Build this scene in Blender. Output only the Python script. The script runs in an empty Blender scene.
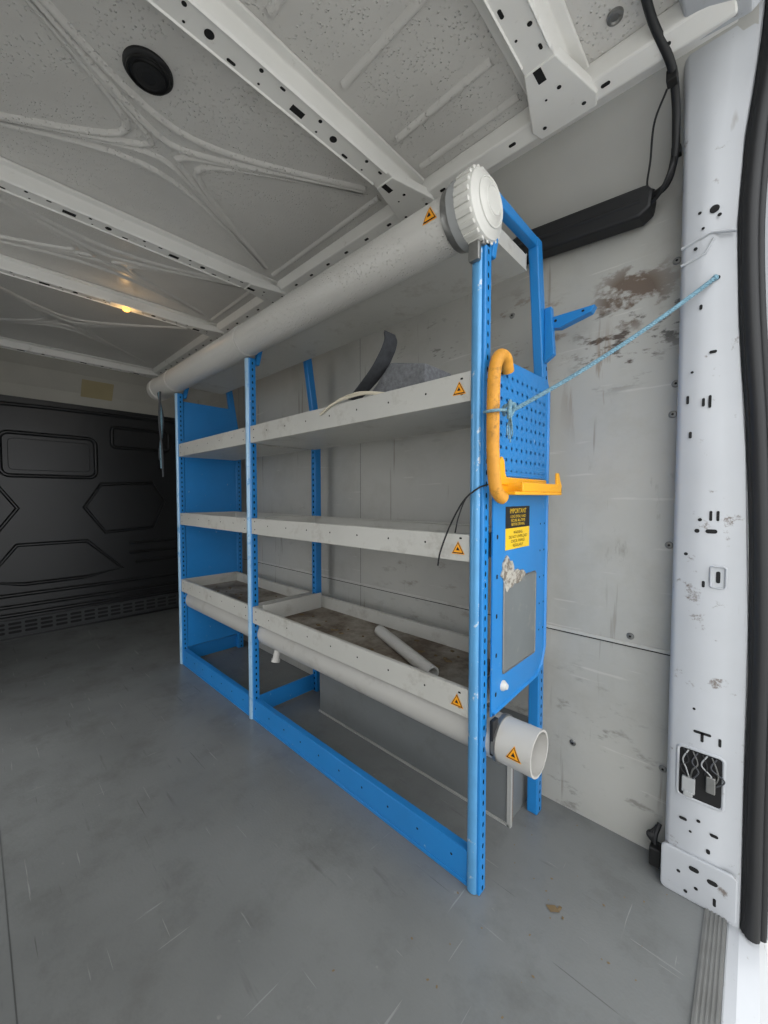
import bpy, bmesh, math, random
from mathutils import Vector, Matrix
random.seed(7)
S = bpy.context.scene
S.view_settings.view_transform = 'Standard'
S.view_settings.exposure = 0.0

def lin(c):
    c = c/255.0
    return c/12.92 if c <= 0.04045 else ((c+0.055)/1.055)**2.4
def rgb(r, g, b): return (lin(r), lin(g), lin(b), 1.0)

# ------------------------------------------------------------------ materials
class NT:
    def __init__(s, name):
        s.m = bpy.data.materials.new(name); s.m.use_nodes = True
        s.t = s.m.node_tree; s.p = s.t.nodes['Principled BSDF']; s.out = s.t.nodes['Material Output']
        s.tc = s.t.nodes.new('ShaderNodeTexCoord')
        s.sep = None
    def n(s, k): return s.t.nodes.new(k)
    def l(s, a, b): s.t.links.new(a, b)
    def math(s, op, a, b=None, clamp=False):
        n = s.n('ShaderNodeMath'); n.operation = op; n.use_clamp = clamp
        for i, v in enumerate((a, b)):
            if v is None: continue
            if isinstance(v, (int, float)): n.inputs[i].default_value = v
            else: s.l(v, n.inputs[i])
        return n.outputs[0]
    def xyz(s):
        if not s.sep:
            s.sep = s.n('ShaderNodeSeparateXYZ'); s.l(s.tc.outputs['Object'], s.sep.inputs[0])
        return s.sep.outputs
    def noise(s, scale, detail=4, stretch=None, rot=None, rough=0.55):
        n = s.n('ShaderNodeTexNoise'); n.inputs['Scale'].default_value = scale
        n.inputs['Detail'].default_value = detail; n.inputs['Roughness'].default_value = rough
        if stretch:
            mp = s.n('ShaderNodeMapping'); mp.inputs['Scale'].default_value = stretch
            if rot: mp.inputs['Rotation'].default_value = rot
            s.l(s.tc.outputs['Object'], mp.inputs['Vector']); s.l(mp.outputs[0], n.inputs['Vector'])
        else: s.l(s.tc.outputs['Object'], n.inputs['Vector'])
        return n.outputs['Fac']
    def ramp(s, v, lo, hi, a=0.0, b=1.0):
        n = s.n('ShaderNodeMapRange'); n.clamp = True
        n.inputs[1].default_value = lo; n.inputs[2].default_value = hi
        n.inputs[3].default_value = a; n.inputs[4].default_value = b
        s.l(v, n.inputs[0]); return n.outputs[0]
    def mix(s, f, a, b):
        n = s.n('ShaderNodeMix'); n.data_type = 'RGBA'
        if isinstance(f, (int, float)): n.inputs[0].default_value = f
        else: s.l(f, n.inputs[0])
        for i, v in ((6, a), (7, b)):
            if isinstance(v, tuple): n.inputs[i].default_value = v
            else: s.l(v, n.inputs[i])
        return n.outputs[2]
    def dist(s, p):
        n = s.n('ShaderNodeVectorMath'); n.operation = 'DISTANCE'
        s.l(s.tc.outputs['Object'], n.inputs[0]); n.inputs[1].default_value = p
        return n.outputs['Value']

def M(name, col, rough=0.5, metal=0.0, var=0.08, vs=5, bump=0.0, bs=60, dirt=None, ds=7, dlo=0.6, dhi=0.72,
      dmax=0.8, spots=(), drops=0.0, streak=None, holes=None, spec=0.5, emis=None):
    k = NT(name)
    c2 = tuple(min(1, x*(1+var)) for x in col[:3])+(1,)
    c1 = tuple(x*(1-var) for x in col[:3])+(1,)
    c = k.mix(k.ramp(k.noise(vs, 5), 0.3, 0.7), c1, c2)
    if dirt:
        f = k.ramp(k.noise(ds, 9, rough=0.7), dlo, dhi, 0, dmax)
        c = k.mix(f, c, dirt)
    if streak:
        for (scol, st, rot, lo, hi, mx) in streak:
            f = k.ramp(k.noise(3.0, 3, stretch=st, rot=rot), lo, hi, 0, mx)
            c = k.mix(f, c, scol)
    for (p, r, scol, sc, st, lo, hi, mx) in spots:
        f = k.math('MULTIPLY', k.ramp(k.dist(p), r*0.45, r, 1, 0), k.ramp(k.noise(sc, 5, stretch=st, rough=0.65), lo, hi, 0, mx))
        c = k.mix(f, c, scol)
    k.l(c, k.p.inputs['Base Color'])
    k.p.inputs['Roughness'].default_value = rough
    k.p.inputs['Metallic'].default_value = metal
    k.p.inputs['Specular IOR Level'].default_value = spec
    h = None
    if bump:
        h = k.math('MULTIPLY', k.noise(bs, 4), bump)
    if drops:
        v = k.n('ShaderNodeTexVoronoi'); v.inputs['Scale'].default_value = 115; v.inputs['Randomness'].default_value = 1
        k.l(k.tc.outputs['Object'], v.inputs['Vector'])
        g = k.math('MULTIPLY', k.ramp(v.outputs['Distance'], 0.06, 0.32, 1, 0), drops)
        g = k.math('MULTIPLY', g, k.ramp(k.noise(10, 3), 0.36, 0.55))
        h = g if h is None else k.math('ADD', h, g)
    if h is not None:
        b = k.n('ShaderNodeBump'); b.inputs['Strength'].default_value = 0.8; b.inputs['Distance'].default_value = 0.0036
        k.l(h, b.inputs['Height']); k.l(b.outputs[0], k.p.inputs['Normal'])
    if emis:
        k.p.inputs['Emission Color'].default_value = emis[0]; k.p.inputs['Emission Strength'].default_value = emis[1]
    if holes:
        x = k.xyz(); mask = None
        for (ax, pitch, off, hs) in holes['grid']:
            u = k.math('SUBTRACT', x[ax], off)
            if pitch:
                u = k.math('DIVIDE', u, pitch); u = k.math('SUBTRACT', k.math('FRACT', u), 0.5); u = k.math('MULTIPLY', u, pitch)
            u = k.math('ABSOLUTE', u)
            q = k.math('POWER', k.math('DIVIDE', u, hs), 2.0)
            mask = q if mask is None else k.math('ADD', mask, q)
        mask = k.math('LESS_THAN', mask, 1.0)
        for (ax, lo, hi) in holes.get('lim', []):
            mask = k.math('MULTIPLY', mask, k.math('GREATER_THAN', x[ax], lo))
            mask = k.math('MULTIPLY', mask, k.math('LESS_THAN', x[ax], hi))
        nax = holes.get('nax')
        if nax is not None:
            g = k.n('ShaderNodeNewGeometry'); sp = k.n('ShaderNodeSeparateXYZ'); k.l(g.outputs['True Normal'], sp.inputs[0])
            mask = k.math('MULTIPLY', mask, k.math('GREATER_THAN', k.math('ABSOLUTE', sp.outputs[nax]), 0.95))
        tr = k.n('ShaderNodeBsdfTransparent'); mx = k.n('ShaderNodeMixShader')
        if holes.get('solid'):
            tr = k.n('ShaderNodeBsdfDiffuse'); tr.inputs[0].default_value = (0.01, 0.02, 0.03, 1)  # near-black diffuse stands in for the shade inside the perforations
        k.l(mask, mx.inputs[0]); k.l(k.p.outputs[0], mx.inputs[1]); k.l(tr.outputs[0], mx.inputs[2])
        k.l(mx.outputs[0], k.out.inputs['Surface'])
    return k.m

BROWN = rgb(84, 62, 44); DARK = rgb(52, 48, 44)
m_roof = M('roof_paint', rgb(206, 204, 200), 0.28, var=0.05, drops=1.0, bump=0.03, bs=90, dirt=rgb(150, 146, 138), ds=5, dlo=0.58, dhi=0.8, dmax=0.4)
m_rib = M('rib_paint', rgb(230, 229, 225), 0.35, var=0.03, dirt=rgb(140, 130, 115), ds=14, dlo=0.62, dhi=0.76, dmax=0.55)
m_wall = M('lining_paint', rgb(176, 175, 169), 0.45, var=0.06, vs=2.5, dirt=rgb(132, 124, 110), ds=4, dlo=0.50, dhi=0.85, dmax=0.4,
           spots=[((-0.27, 1.295, 1.56), 0.13, BROWN, 9, (1, 1, 1.5), 0.53, 0.60, 0.85), ((-0.30, 1.295, 1.44), 0.15, rgb(60, 46, 36), 9, (1, 1, 2.6), 0.55, 0.61, 0.9),
                  ((-0.20, 1.295, 1.48), 0.12, DARK, 14, (1, 1, 2), 0.56, 0.62, 0.8),
                  ((-0.26, 1.295, 1.32), 0.22, rgb(120, 96, 72), 16, (1, 1, 0.12), 0.57, 0.64, 0.75),
                  ((-0.60, 1.295, 1.50), 0.22, rgb(110, 84, 60), 12, (1, 1, 2.2), 0.56, 0.64, 0.75),
                  ((-0.20, 1.295, 0.95), 0.30, rgb(110, 100, 88), 14, (1, 1, 0.3), 0.60, 0.68, 0.5),
                  ((-1.0, 1.295, 1.48), 0.30, DARK, 12, (1, 1, 3), 0.61, 0.66, 0.5), ((-1.9, 1.295, 0.65), 0.4, rgb(80, 70, 60), 10, (1, 1, 2), 0.6, 0.70, 0.45),
                  ((-1.0, 1.295, 0.60), 0.35, rgb(96, 76, 60), 9, (1, 1, 2.5), 0.58, 0.70, 0.45), ((-0.4, 1.295, 0.14), 0.4, rgb(84, 78, 70), 12, (1, 1, 2), 0.58, 0.68, 0.5)],
           streak=[(rgb(112, 102, 90), (12, 12, 0.7), None, 0.65, 0.72, 0.5), (rgb(205, 203, 197), (1.2, 1, 18), (0, 0.35, 0), 0.66, 0.7, 0.4)])
m_upper = M('upper_side_paint', rgb(176, 175, 170), 0.4, var=0.05)
m_floor = M('floor_grey_coating', rgb(117, 119, 118), 0.27, var=0.11, vs=3.0, bump=0.25, bs=140, dirt=rgb(84, 84, 80), ds=5, dlo=0.5, dhi=0.78, dmax=0.55,
            streak=[(rgb(160, 162, 161), (1.3, 34, 1), (0, 0, 0.5), 0.69, 0.72, 0.45), (rgb(158, 160, 159), (30, 1.2, 1), (0, 0, -0.4), 0.70, 0.73, 0.45),
                    (rgb(62, 62, 60), (1.0, 40, 1), (0, 0, 0.1), 0.70, 0.73, 0.45), (rgb(70, 69, 66), (1.3, 10, 1), (0, 0, 1.0), 0.67, 0.76, 0.35),
                    (rgb(150, 150, 146), (8, 8, 1), None, 0.72, 0.76, 0.4)])
m_black = M('bulkhead_black', rgb(20, 21, 23), 0.38, var=0.15, dirt=rgb(50, 50, 50), ds=12, dlo=0.64, dhi=0.8, dmax=0.35)
BLUE = rgb(34, 126, 196)
m_blue = M('blue_powder_coat', BLUE, 0.33, var=0.06, dirt=rgb(170, 185, 195), ds=26, dlo=0.66, dhi=0.69, dmax=0.75)
m_nose = M('post_nose_silver_blue', rgb(92, 158, 208), 0.28, 0.2, var=0.10, vs=12, dirt=rgb(206, 212, 216), ds=18, dlo=0.58, dhi=0.62, dmax=0.75)  # pale front strip, its bright specular painted into the colour
m_nosew = M('post_nose_sheen', rgb(158, 192, 218), 0.28, 0.2, var=0.08, vs=12, dirt=rgb(60, 136, 194), ds=14, dlo=0.56, dhi=0.64, dmax=0.7)  # whiter version for the farther posts; reflected light painted into the colour
m_bluepost = M('blue_post_perforated', BLUE, 0.3, var=0.05, dirt=rgb(190, 200, 208), ds=26, dlo=0.66, dhi=0.69, dmax=0.7,
               holes=dict(grid=[(2, 0.0275, 0.0, 0.0065), (1, None, 0.863, 0.0035)], nax=0, solid=True))
m_bluerear = M('blue_rear_perforated', BLUE, 0.33, var=0.04,
               holes=dict(grid=[(2, 0.0275, 0.0, 0.0065), (1, None, 1.215, 0.0036)], nax=0, solid=True))
m_bluerearf = M('blue_rear_perforated_front', BLUE, 0.33, var=0.04,
               holes=dict(grid=[(2, 0.0275, 0.0, 0.0065), (0, None, -1.622, 0.0045)], nax=1, solid=True))
m_perf = M('blue_perforated_panel', BLUE, 0.35, var=0.05, dirt=rgb(150, 175, 195), ds=22, dlo=0.66, dhi=0.70, dmax=0.6,
           holes=dict(grid=[(2, 0.030, 0.0, 0.0048), (1, 0.030, 0.0, 0.0048)], lim=[(2, 1.065, 1.32), (1, 0.905, 1.20)], nax=0))
m_shelf = M('shelf_white', rgb(188, 187, 181), 0.42, var=0.06, dirt=rgb(118, 106, 92), ds=10, dlo=0.53, dhi=0.74, dmax=0.55)
m_tray = M('shelf_base_dirty', rgb(152, 145, 134), 0.55, var=0.1, dirt=rgb(80, 62, 44), ds=6, dlo=0.40, dhi=0.60, dmax=0.9)
m_pvc = M('pvc_white', rgb(198, 196, 191), 0.32, var=0.03, drops=0.7, dirt=rgb(150, 140, 125), ds=10, dlo=0.62, dhi=0.8, dmax=0.35)
m_pvcl = M('pvc_white_dry', rgb(182, 180, 175), 0.4, var=0.04, dirt=rgb(126, 116, 102), ds=9, dlo=0.56, dhi=0.76, dmax=0.45)
m_cap = M('cap_white', rgb(206, 205, 199), 0.35, var=0.03)
m_galv = M('galvanised_steel', rgb(140, 140, 138), 0.35, 0.8, var=0.12, vs=30)
m_plate = M('grey_plate', rgb(120, 125, 126), 0.4, 0.2, var=0.1, dirt=rgb(165, 161, 148), ds=14, dlo=0.57, dhi=0.70, dmax=0.5)
m_conn = M('connector_grey', rgb(160, 162, 162), 0.5)
m_seam = M('floor_seam_grey', rgb(74, 75, 75), 0.6)
m_yellow = M('yellow_plastic', rgb(242, 172, 24), 0.4, var=0.06)
m_orange = M('orange_foam_grip', rgb(212, 148, 48), 0.6, var=0.18, vs=25, dirt=rgb(110, 80, 30), ds=28, dlo=0.55, dhi=0.69, dmax=0.75, bump=0.3, bs=90)
m_stk = M('sticker_orange', rgb(240, 160, 24), 0.4, var=0.02)
m_stky = M('label_yellow', rgb(236, 196, 32), 0.4, var=0.02)
m_blk = M('black_print', rgb(22, 22, 22), 0.5, var=0.05)
m_rub = M('black_rubber', rgb(24, 25, 27), 0.55, var=0.1)
m_hole = M('painted_hole_shade', rgb(16, 16, 17), 0.8, var=0.1)  # flat near-black, painting the shade inside holes and slots
m_pil = M('pillar_white', rgb(176, 179, 183), 0.3, var=0.04, dirt=rgb(88, 72, 58), ds=16, dlo=0.62, dhi=0.68, dmax=0.8,
          streak=[(rgb(116, 106, 94), (10, 10, 1.0), None, 0.68, 0.76, 0.45)])
m_rope = M('rope_aqua', rgb(112, 148, 164), 0.8, var=0.4, vs=200)
m_foam = M('grey_foam', rgb(118, 120, 123), 0.9, var=0.25, vs=90, bump=0.8, bs=150)
m_felt = M('dark_felt', rgb(70, 72, 76), 0.85, var=0.2, vs=60)
m_tape = M('tape_cream', rgb(206, 198, 178), 0.5)
m_box = M('wheel_box_grey', rgb(112, 115, 115), 0.45, var=0.05, dirt=rgb(84, 82, 78), ds=7, dlo=0.55, dhi=0.8, dmax=0.5)
m_trim = M('box_trim_grey', rgb(168, 168, 164), 0.4)
m_wood = M('wood_brown_edge', rgb(112, 84, 64), 0.7, var=0.2)
m_alu = M('aluminium_sill', rgb(140, 140, 137), 0.4, 0.6, var=0.1, vs=20)
m_tan = M('tan_patch', rgb(158, 146, 112), 0.7)
m_gnd = M('ground_bounce_grey', rgb(176, 175, 171), 0.9, var=0.15, vs=8, bump=0.5, bs=80)  # ground tone lightened to bounce more light onto the ceiling
m_lamp = M('amber_lamp', rgb(255, 190, 90), 0.4, emis=(rgb(255, 176, 70), 4.0))
m_leaf = M('dry_leaf', rgb(112, 94, 66), 0.8)
m_head = M('header_lining', rgb(168, 165, 156), 0.6, var=0.05)
m_paper = M('torn_paper', rgb(180, 176, 166), 0.7, var=0.1, vs=30, dirt=rgb(96, 84, 72), ds=30, dlo=0.48, dhi=0.56, dmax=0.85)

# ------------------------------------------------------------------ geometry helpers
def empty(name, loc=(0, 0, 0)):
    e = bpy.data.objects.new(name, None); e.empty_display_size = 0.05
    S.collection.objects.link(e); return e
def mk(name, parent, bm, mat, smooth=False, bev=0.0, seg=2, recalc=True):
    if recalc: bmesh.ops.recalc_face_normals(bm, faces=bm.faces[:])
    me = bpy.data.meshes.new(name); bm.to_mesh(me); bm.free()
    me.materials.append(mat)
    if smooth:
        for p in me.polygons: p.use_smooth = True
    o = bpy.data.objects.new(name, me); S.collection.objects.link(o)
    if parent: o.parent = parent
    if bev:
        b = o.modifiers.new('bevel', 'BEVEL'); b.width = bev; b.segments = seg; b.limit_method = 'ANGLE'; b.angle_limit = math.radians(40)
    if smooth:
        try:
            with bpy.context.temp_override(object=o, active_object=o, selected_objects=[o], selected_editable_objects=[o]):
                bpy.ops.object.shade_smooth_by_angle(angle=math.radians(40))
        except Exception: pass
    return o
def addbox(bm, a, b):
    v = [bm.verts.new((x, y, z)) for x in (a[0], b[0]) for y in (a[1], b[1]) for z in (a[2], b[2])]
    for f in ((0, 1, 3, 2), (4, 6, 7, 5), (0, 4, 5, 1), (2, 3, 7, 6), (0, 2, 6, 4), (1, 5, 7, 3)):
        bm.faces.new([v[i] for i in f])
def boxes(name, parent, lst, mat, bev=0.0):
    bm = bmesh.new()
    for a, b in lst: addbox(bm, a, b)
    return mk(name, parent, bm, mat, bev=bev)
def box(name, parent, a, b, mat, bev=0.0): return boxes(name, parent, [(a, b)], mat, bev)
def prism(name, parent, poly, axis, a0, a1, mat, bev=0.0, smooth=False):
    bm = bmesh.new()
    def P(p, a):
        if axis == 0: return (a, p[0], p[1])
        if axis == 1: return (p[0], a, p[1])
        return (p[0], p[1], a)
    A = [bm.verts.new(P(p, a0)) for p in poly]; B = [bm.verts.new(P(p, a1)) for p in poly]
    n = len(poly)
    bm.faces.new(A); bm.faces.new(B[::-1])
    for i in range(n): bm.faces.new((A[i], A[(i+1) % n], B[(i+1) % n], B[i]))
    return mk(name, parent, bm, mat, bev=bev, smooth=smooth)
def lathe(name, parent, prof, origin, axis, mat, seg=48, smooth=True):
    ax = Vector(axis).normalized(); o = Vector(origin)
    t = Vector((0, 0, 1)) if abs(ax.z) < 0.9 else Vector((1, 0, 0))
    u = ax.cross(t).normalized(); w = ax.cross(u)
    bm = bmesh.new(); rings = []
    for a, r in prof:
        if r < 1e-6: rings.append([bm.verts.new(o+ax*a)]); continue
        rings.append([bm.verts.new(o+ax*a+(u*math.cos(2*math.pi*i/seg)+w*math.sin(2*math.pi*i/seg))*r) for i in range(seg)])
    for A, B in zip(rings, rings[1:]):
        for i in range(seg):
            j = (i+1) % seg
            if len(A) == 1 and len(B) == 1: continue
            if len(A) == 1: bm.faces.new((A[0], B[i], B[j]))
            elif len(B) == 1: bm.faces.new((A[i], A[j], B[0]))
            else: bm.faces.new((A[i], A[j], B[j], B[i]))
    return mk(name, parent, bm, mat, smooth=smooth)
def cat(pts, n=8):
    P = [Vector(p) for p in pts]
    if len(P) < 3: return P
    Q = [P[0]*2-P[1]]+P+[P[-1]*2-P[-2]]; out = []
    for i in range(1, len(Q)-2):
        a, b, c, d = Q[i-1:i+3]
        for k in range(n):
            t = k/n
            out.append(0.5*((2*b)+(c-a)*t+(2*a-5*b+4*c-d)*t*t+(3*b-3*c+d-a)*t**3))
    out.append(P[-1]); return out
def sweep(bm, pts, r, seg=10):
    P = pts; rings = []
    nrm = None
    for i, p in enumerate(P):
        t = (P[min(i+1, len(P)-1)]-P[max(i-1, 0)])
        if t.length < 1e-9: t = Vector((0, 0, 1))
        t.normalize()
        if nrm is None:
            a = Vector((0, 0, 1)) if abs(t.z) < 0.9 else Vector((1, 0, 0)); nrm = t.cross(a).normalized()
        else:
            nrm = (nrm - t*nrm.dot(t)).normalized()
        b = t.cross(nrm)
        rr = r(i/(len(P)-1)) if callable(r) else r
        rings.append([bm.verts.new(p+(nrm*math.cos(2*math.pi*k/seg)+b*math.sin(2*math.pi*k/seg))*rr) for k in range(seg)])
    for A, B in zip(rings, rings[1:]):
        for k in range(seg): bm.faces.new((A[k], A[(k+1) % seg], B[(k+1) % seg], B[k]))
    bm.faces.new(rings[0]); bm.faces.new(rings[-1][::-1])
def pipe(name, parent, pts, r, mat, seg=10, n=8):
    bm = bmesh.new(); sweep(bm, cat(pts, n), r, seg); return mk(name, parent, bm, mat, smooth=True)
def ridges(name, parent, polys, w, h, mat, up):
    bm = bmesh.new(); up = Vector(up)
    for pts, closed in polys:
        P = [Vector(p) for p in pts]; n = len(P); R = []
        for i, p in enumerate(P):
            a = P[(i-1) % n] if closed else P[max(i-1, 0)]; b = P[(i+1) % n] if closed else P[min(i+1, n-1)]
            t = (b-a).normalized(); s = t.cross(up).normalized()
            R.append([bm.verts.new(p+s*q+up*e) for q, e in ((-w/2, -0.0005), (-w/3, h*.6), (-w/8, h), (w/8, h), (w/3, h*.6), (w/2, -0.0005))])
        rng = range(n if closed else n-1)
        for i in rng:
            A, B = R[i], R[(i+1) % n]
            for k in range(5): bm.faces.new((A[k], A[k+1], B[k+1], B[k]))
    return mk(name, parent, bm, mat, smooth=True)
def stad(rx, ry, n=8, sq=False):
    if sq: return [(-rx, -ry), (rx, -ry), (rx, ry), (-rx, ry)]
    pts = []; r = min(rx, ry); ex = rx-r; ey = ry-r
    for i in range(4*n):
        a = 2*math.pi*i/(4*n); c, s = math.cos(a), math.sin(a)
        pts.append((c*r+(ex if c > 0 else -ex), s*r+(ey if s > 0 else -ey)))
    return pts
def decals(name, parent, lst, U, V, mat):
    bm = bmesh.new(); U = Vector(U); V = Vector(V)
    for d in lst:
        c = Vector(d[0]); f = [bm.verts.new(c+U*a+V*b) for a, b in stad(d[1], d[2], sq=len(d) > 3 and d[3])]
        bm.faces.new(f)
    return mk(name, parent, bm, mat, recalc=False)
def rrect(y0, y1, z0, z1, r, n=5):
    out = []
    for cx, cy, a0 in ((y1-r, z1-r, 0), (y0+r, z1-r, 90), (y0+r, z0+r, 180), (y1-r, z0+r, 270)):
        for i in range(n+1):
            a = math.radians(a0+90*i/n); out.append((cx+r*math.cos(a), cy+r*math.sin(a)))
    return out
def sticker(parent, fn, s, tag):
    def tri(name, sc, off, mat, dy=0):
        bm = bmesh.new(); n = 8; g = {}
        A = Vector((-0.5*sc, -0.43*sc+dy)); B = Vector((0.5*sc, -0.43*sc+dy)); C = Vector((0, 0.43*sc+dy))
        for i in range(n+1):
            for j in range(n+1-i):
                p = A+(B-A)*(i/n)+(C-A)*(j/n); g[i, j] = bm.verts.new(fn(p.x, p.y, off))
        for i in range(n):
            for j in range(n-i):
                bm.faces.new((g[i, j], g[i+1, j], g[i, j+1]))
                if i+j < n-1: bm.faces.new((g[i+1, j], g[i+1, j+1], g[i, j+1]))
        mk(name, parent, bm, mat, recalc=False)
    tri('warning_sticker_border_'+tag, s*1.15, 0.0008, m_stk)
    tri('warning_sticker_edge_'+tag, s, 0.0012, m_blk, -0.01*s)
    tri('warning_sticker_'+tag, s*0.80, 0.0018, m_stk, -0.02*s)
    tri('warning_sticker_glyph_'+tag, s*0.32, 0.0024, m_blk, -0.07*s)

# ------------------------------------------------------------------ room shell
XF, XR = -3.76, -0.06
YW, YL = 1.295, -0.46
box('floor', None, (XF-0.03, YL, -0.04), (XR, YW+0.03, 0.0), m_floor)
fs = empty('floor_seam_trim')
boxes('seam', fs, [((XF, 0.0335, 0.0), (XR, 0.036, 0.0006))], m_seam)
box('ceiling', None, (XF-0.05, YL-0.02, 2.01), (-0.02, 1.12, 2.03), m_roof)
box('wall_right', None, (XF-0.02, YW, 0.0), (-0.13, YW+0.02, 1.79), m_wall)
wb = empty('trim_1')
boxes('lining_joint_strip', wb, [((XF, YW-0.003, 0.572), (-0.14, YW, 0.582))], m_shelf)
decals('lining_joint_gap', wb, [((-1.95, YW-0.0035, 0.571), 1.8, 0.0015, True)], (1, 0, 0), (0, 0, 1), m_hole)
decals('lining_vertical_gap', wb, [((-1.38, YW-0.0006, 0.9), 0.0012, 0.88, True), ((-2.6, YW-0.0006, 0.9), 0.0015, 0.88, True)], (1, 0, 0), (0, 0, 1), m_seam)
for i, (x, z) in enumerate([(-0.165, 1.22), (-0.165, 0.87), (-0.25, 0.60), (-0.165, 1.62), (-0.62, 1.62), (-0.165, 0.25), (-0.40, 0.22), (-0.16, 1.30)]):
    lathe('lining_screw_%d' % i, wb, [(0, 0.010), (0.003, 0.008), (0.004, 0.004), (0.0025, 0.0)], (x, YW, z), (0, -1, 0), m_galv, 16)
    lathe('screw_centre_%d' % i, wb, [(0, 0.003), (0.0045, 0.003), (0.0045, 0.0)], (x, YW, z), (0, -1, 0), m_hole, 12)
up = [(1.296, 1.775), (1.290, 1.83), (1.262, 1.885), (1.20, 1.94), (1.12, 1.985), (1.06, 2.015), (1.08, 2.03), (1.15, 2.0), (1.24, 1.945), (1.30, 1.89), (1.33, 1.83), (1.335, 1.775)]
prism('wall_right_upper', None, up, 0, XF-0.02, -0.02, m_upper, smooth=True)
rl = empty('trim_2')
prism('roof_side_rail', rl, [(1.02, 2.01), (1.03, 1.972), (1.075, 1.962), (1.10, 1.975), (1.125, 1.985), (1.12, 2.01)], 0, XF, -0.05, m_rib, bev=0.004)
dl = []
x = -3.5
while x < -0.1:
    dl.append(((x, 1.052, 1.966), 0.010, 0.0045)); x += 0.115
decals('rail_slots', rl, dl, (1, 0, 0), (0, 1, -0.2), m_hole)
boxes('wall_left', None, [((XF-0.02, YL-0.04, 0), (-2.35, YL, 2.01)), ((-1.45, YL-0.04, 0), (-0.05, YL, 2.01)), ((-2.35, YL-0.04, 1.75), (-1.45, YL, 2.01))], m_upper)  # unseen wall; gap left open and sized to let in side light
prism('trim_3', None, [(-0.14, 2.01), (-0.13, 1.975), (-0.03, 1.965), (0.0, 1.99), (0.0, 2.10), (-0.14, 2.03)], 1, YL, 1.10, m_pil, bev=0.004)
sl = empty('trim_4')
bm = bmesh.new(); addbox(bm, (-0.062, YL, -0.02), (-0.022, 1.20, 0.004))
for i in range(5): addbox(bm, (-0.058+i*0.0075, YL, 0.004), (-0.055+i*0.0075, 1.20, 0.0065))
mk('sill_tread', sl, bm, m_alu)
prism('rear_sill_body', sl, [(-0.022, -0.03), (-0.022, -0.012), (0.0, -0.016), (0.035, -0.04), (0.05, -0.09), (0.05, -0.3), (-0.022, -0.3)], 1, YL, 1.34, m_pil, bev=0.004)

def rib(x, w, y0=YL, y1=1.045):
    e = empty('roof_rib')
    h = w/2
    prism('hat_section', e, [(x-h, 2.0095), (x-h, 2.002), (x-h*0.62, 2.000), (x-h*0.52, 1.962), (x+h*0.52, 1.962), (x+h*0.62, 2.000), (x+h, 2.002), (x+h, 2.0095)], 1, y0, y1, m_rib, bev=0.003)
    bm = bmesh.new()
    lo = [(x-h*0.52, 0.90), (x+h*0.52, 0.90), (x+h*1.15, 1.05), (x+h*1.0, 1.085), (x-h*1.0, 1.085), (x-h*1.15, 1.05)]
    A = [bm.verts.new((p[0], p[1], 1.9585)) for p in lo]; B = [bm.verts.new((p[0], p[1], 1.985)) for p in lo]
    bm.faces.new(A); bm.faces.new(B[::-1])
    for i in range(6): bm.faces.new((A[i], A[(i+1) % 6], B[(i+1) % 6], B[i]))
    mk('end_gusset', e, bm, m_rib, bev=0.003)
    L = []; y = y0+0.06; k = 0
    while y < y1-0.05:
        z = 1.9612 if y < 0.9 else 1.9578
        t = k % 6
        if t in (0,): L.append(((x-h*0.1, y, z), 0.009, 0.018, True))
        elif t in (1, 4): L.append(((x+h*0.25, y, z), 0.005, 0.005)); L.append(((x-h*0.25, y+0.01, z), 0.003, 0.003))
        elif t == 2: L.append(((x, y, z), 0.010, 0.010))
        elif t == 3: L.append(((x-h*0.28, y, z), 0.004, 0.010))
        else: L.append(((x+h*0.25, y, z), 0.0035, 0.007))
        y += 0.055; k += 1
    L += [((x-h*0.7, 1.055, 1.9578), 0.005, 0.005), ((x+h*0.7, 1.055, 1.9578), 0.005, 0.005)]
    decals('punched_holes', e, L, (1, 0, 0), (0, 1, 0), m_hole)
    ridges('swage', e, [([(x+h*0.46, y0+0.02, 1.962), (x+h*0.46, 0.88, 1.962)], False), ([(x-h*0.46, y0+0.02, 1.962), (x-h*0.46, 0.88, 1.962)], False)], 0.006, 0.004, m_rib, (0, 0, -1))
    return e
for x, w in ((-0.375, 0.135), (-0.85, 0.125), (-1.71, 0.12), (-2.35, 0.10), (-3.52, 0.10)):
    rib(x, w)

# roof pressings
rp = empty('roof_pressing')
def hyper(cx, cy, ax, ay, sgnx, sgny, horiz, rr=0.07):
    pts = []
    for i in range(25):
        t = (i/24.0)*2-1
        if horiz: pts.append((cx+sgnx*math.sqrt((rr)**2+(ax*t)**2), cy+ay*t, 2.01))
        else: pts.append((cx+ax*t, cy+sgny*math.sqrt((rr)**2+(ay*t)**2), 2.01))
    return (pts, False)
P = []
for cx, ax in ((-1.28, 0.31), (-2.03, 0.21), (-2.93, 0.42)):
    cy = 0.42
    for rr in (0.035, 0.095):
        P += [hyper(cx, cy, ax, 0.50, 1, 1, True, rr), hyper(cx, cy, ax, 0.50, -1, 1, True, rr), hyper(cx, cy, ax, 0.50, 1, 1, False, rr), hyper(cx, cy, ax, 0.50, 1, -1, False, rr)]
for (x0, x1) in ((-1.62, -0.95), (-0.77, -0.46), (-2.27, -1.80)):
    for y in (0.98, -0.14):
        P.append(([(x0, y, 2.01), ((x0+x1)/2, y, 2.01), (x1, y, 2.01)], False))
for y in (0.86, 0.66, 0.46, 0.26):
    P.append(([(-0.76, y, 2.01), (-0.47, y, 2.01)], False))
ridges('pressed_beads', rp, P, 0.024, 0.0085, m_roof, (0, 0, -1))
rs = empty('roof_stud')
lathe('stud', rs, [(0, 0.016), (0.006, 0.015), (0.007, 0.010), (0.004, 0.008), (0.004, 0)], (-0.24, 0.96, 2.01), (0, 0, -1), m_galv, 24)

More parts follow.
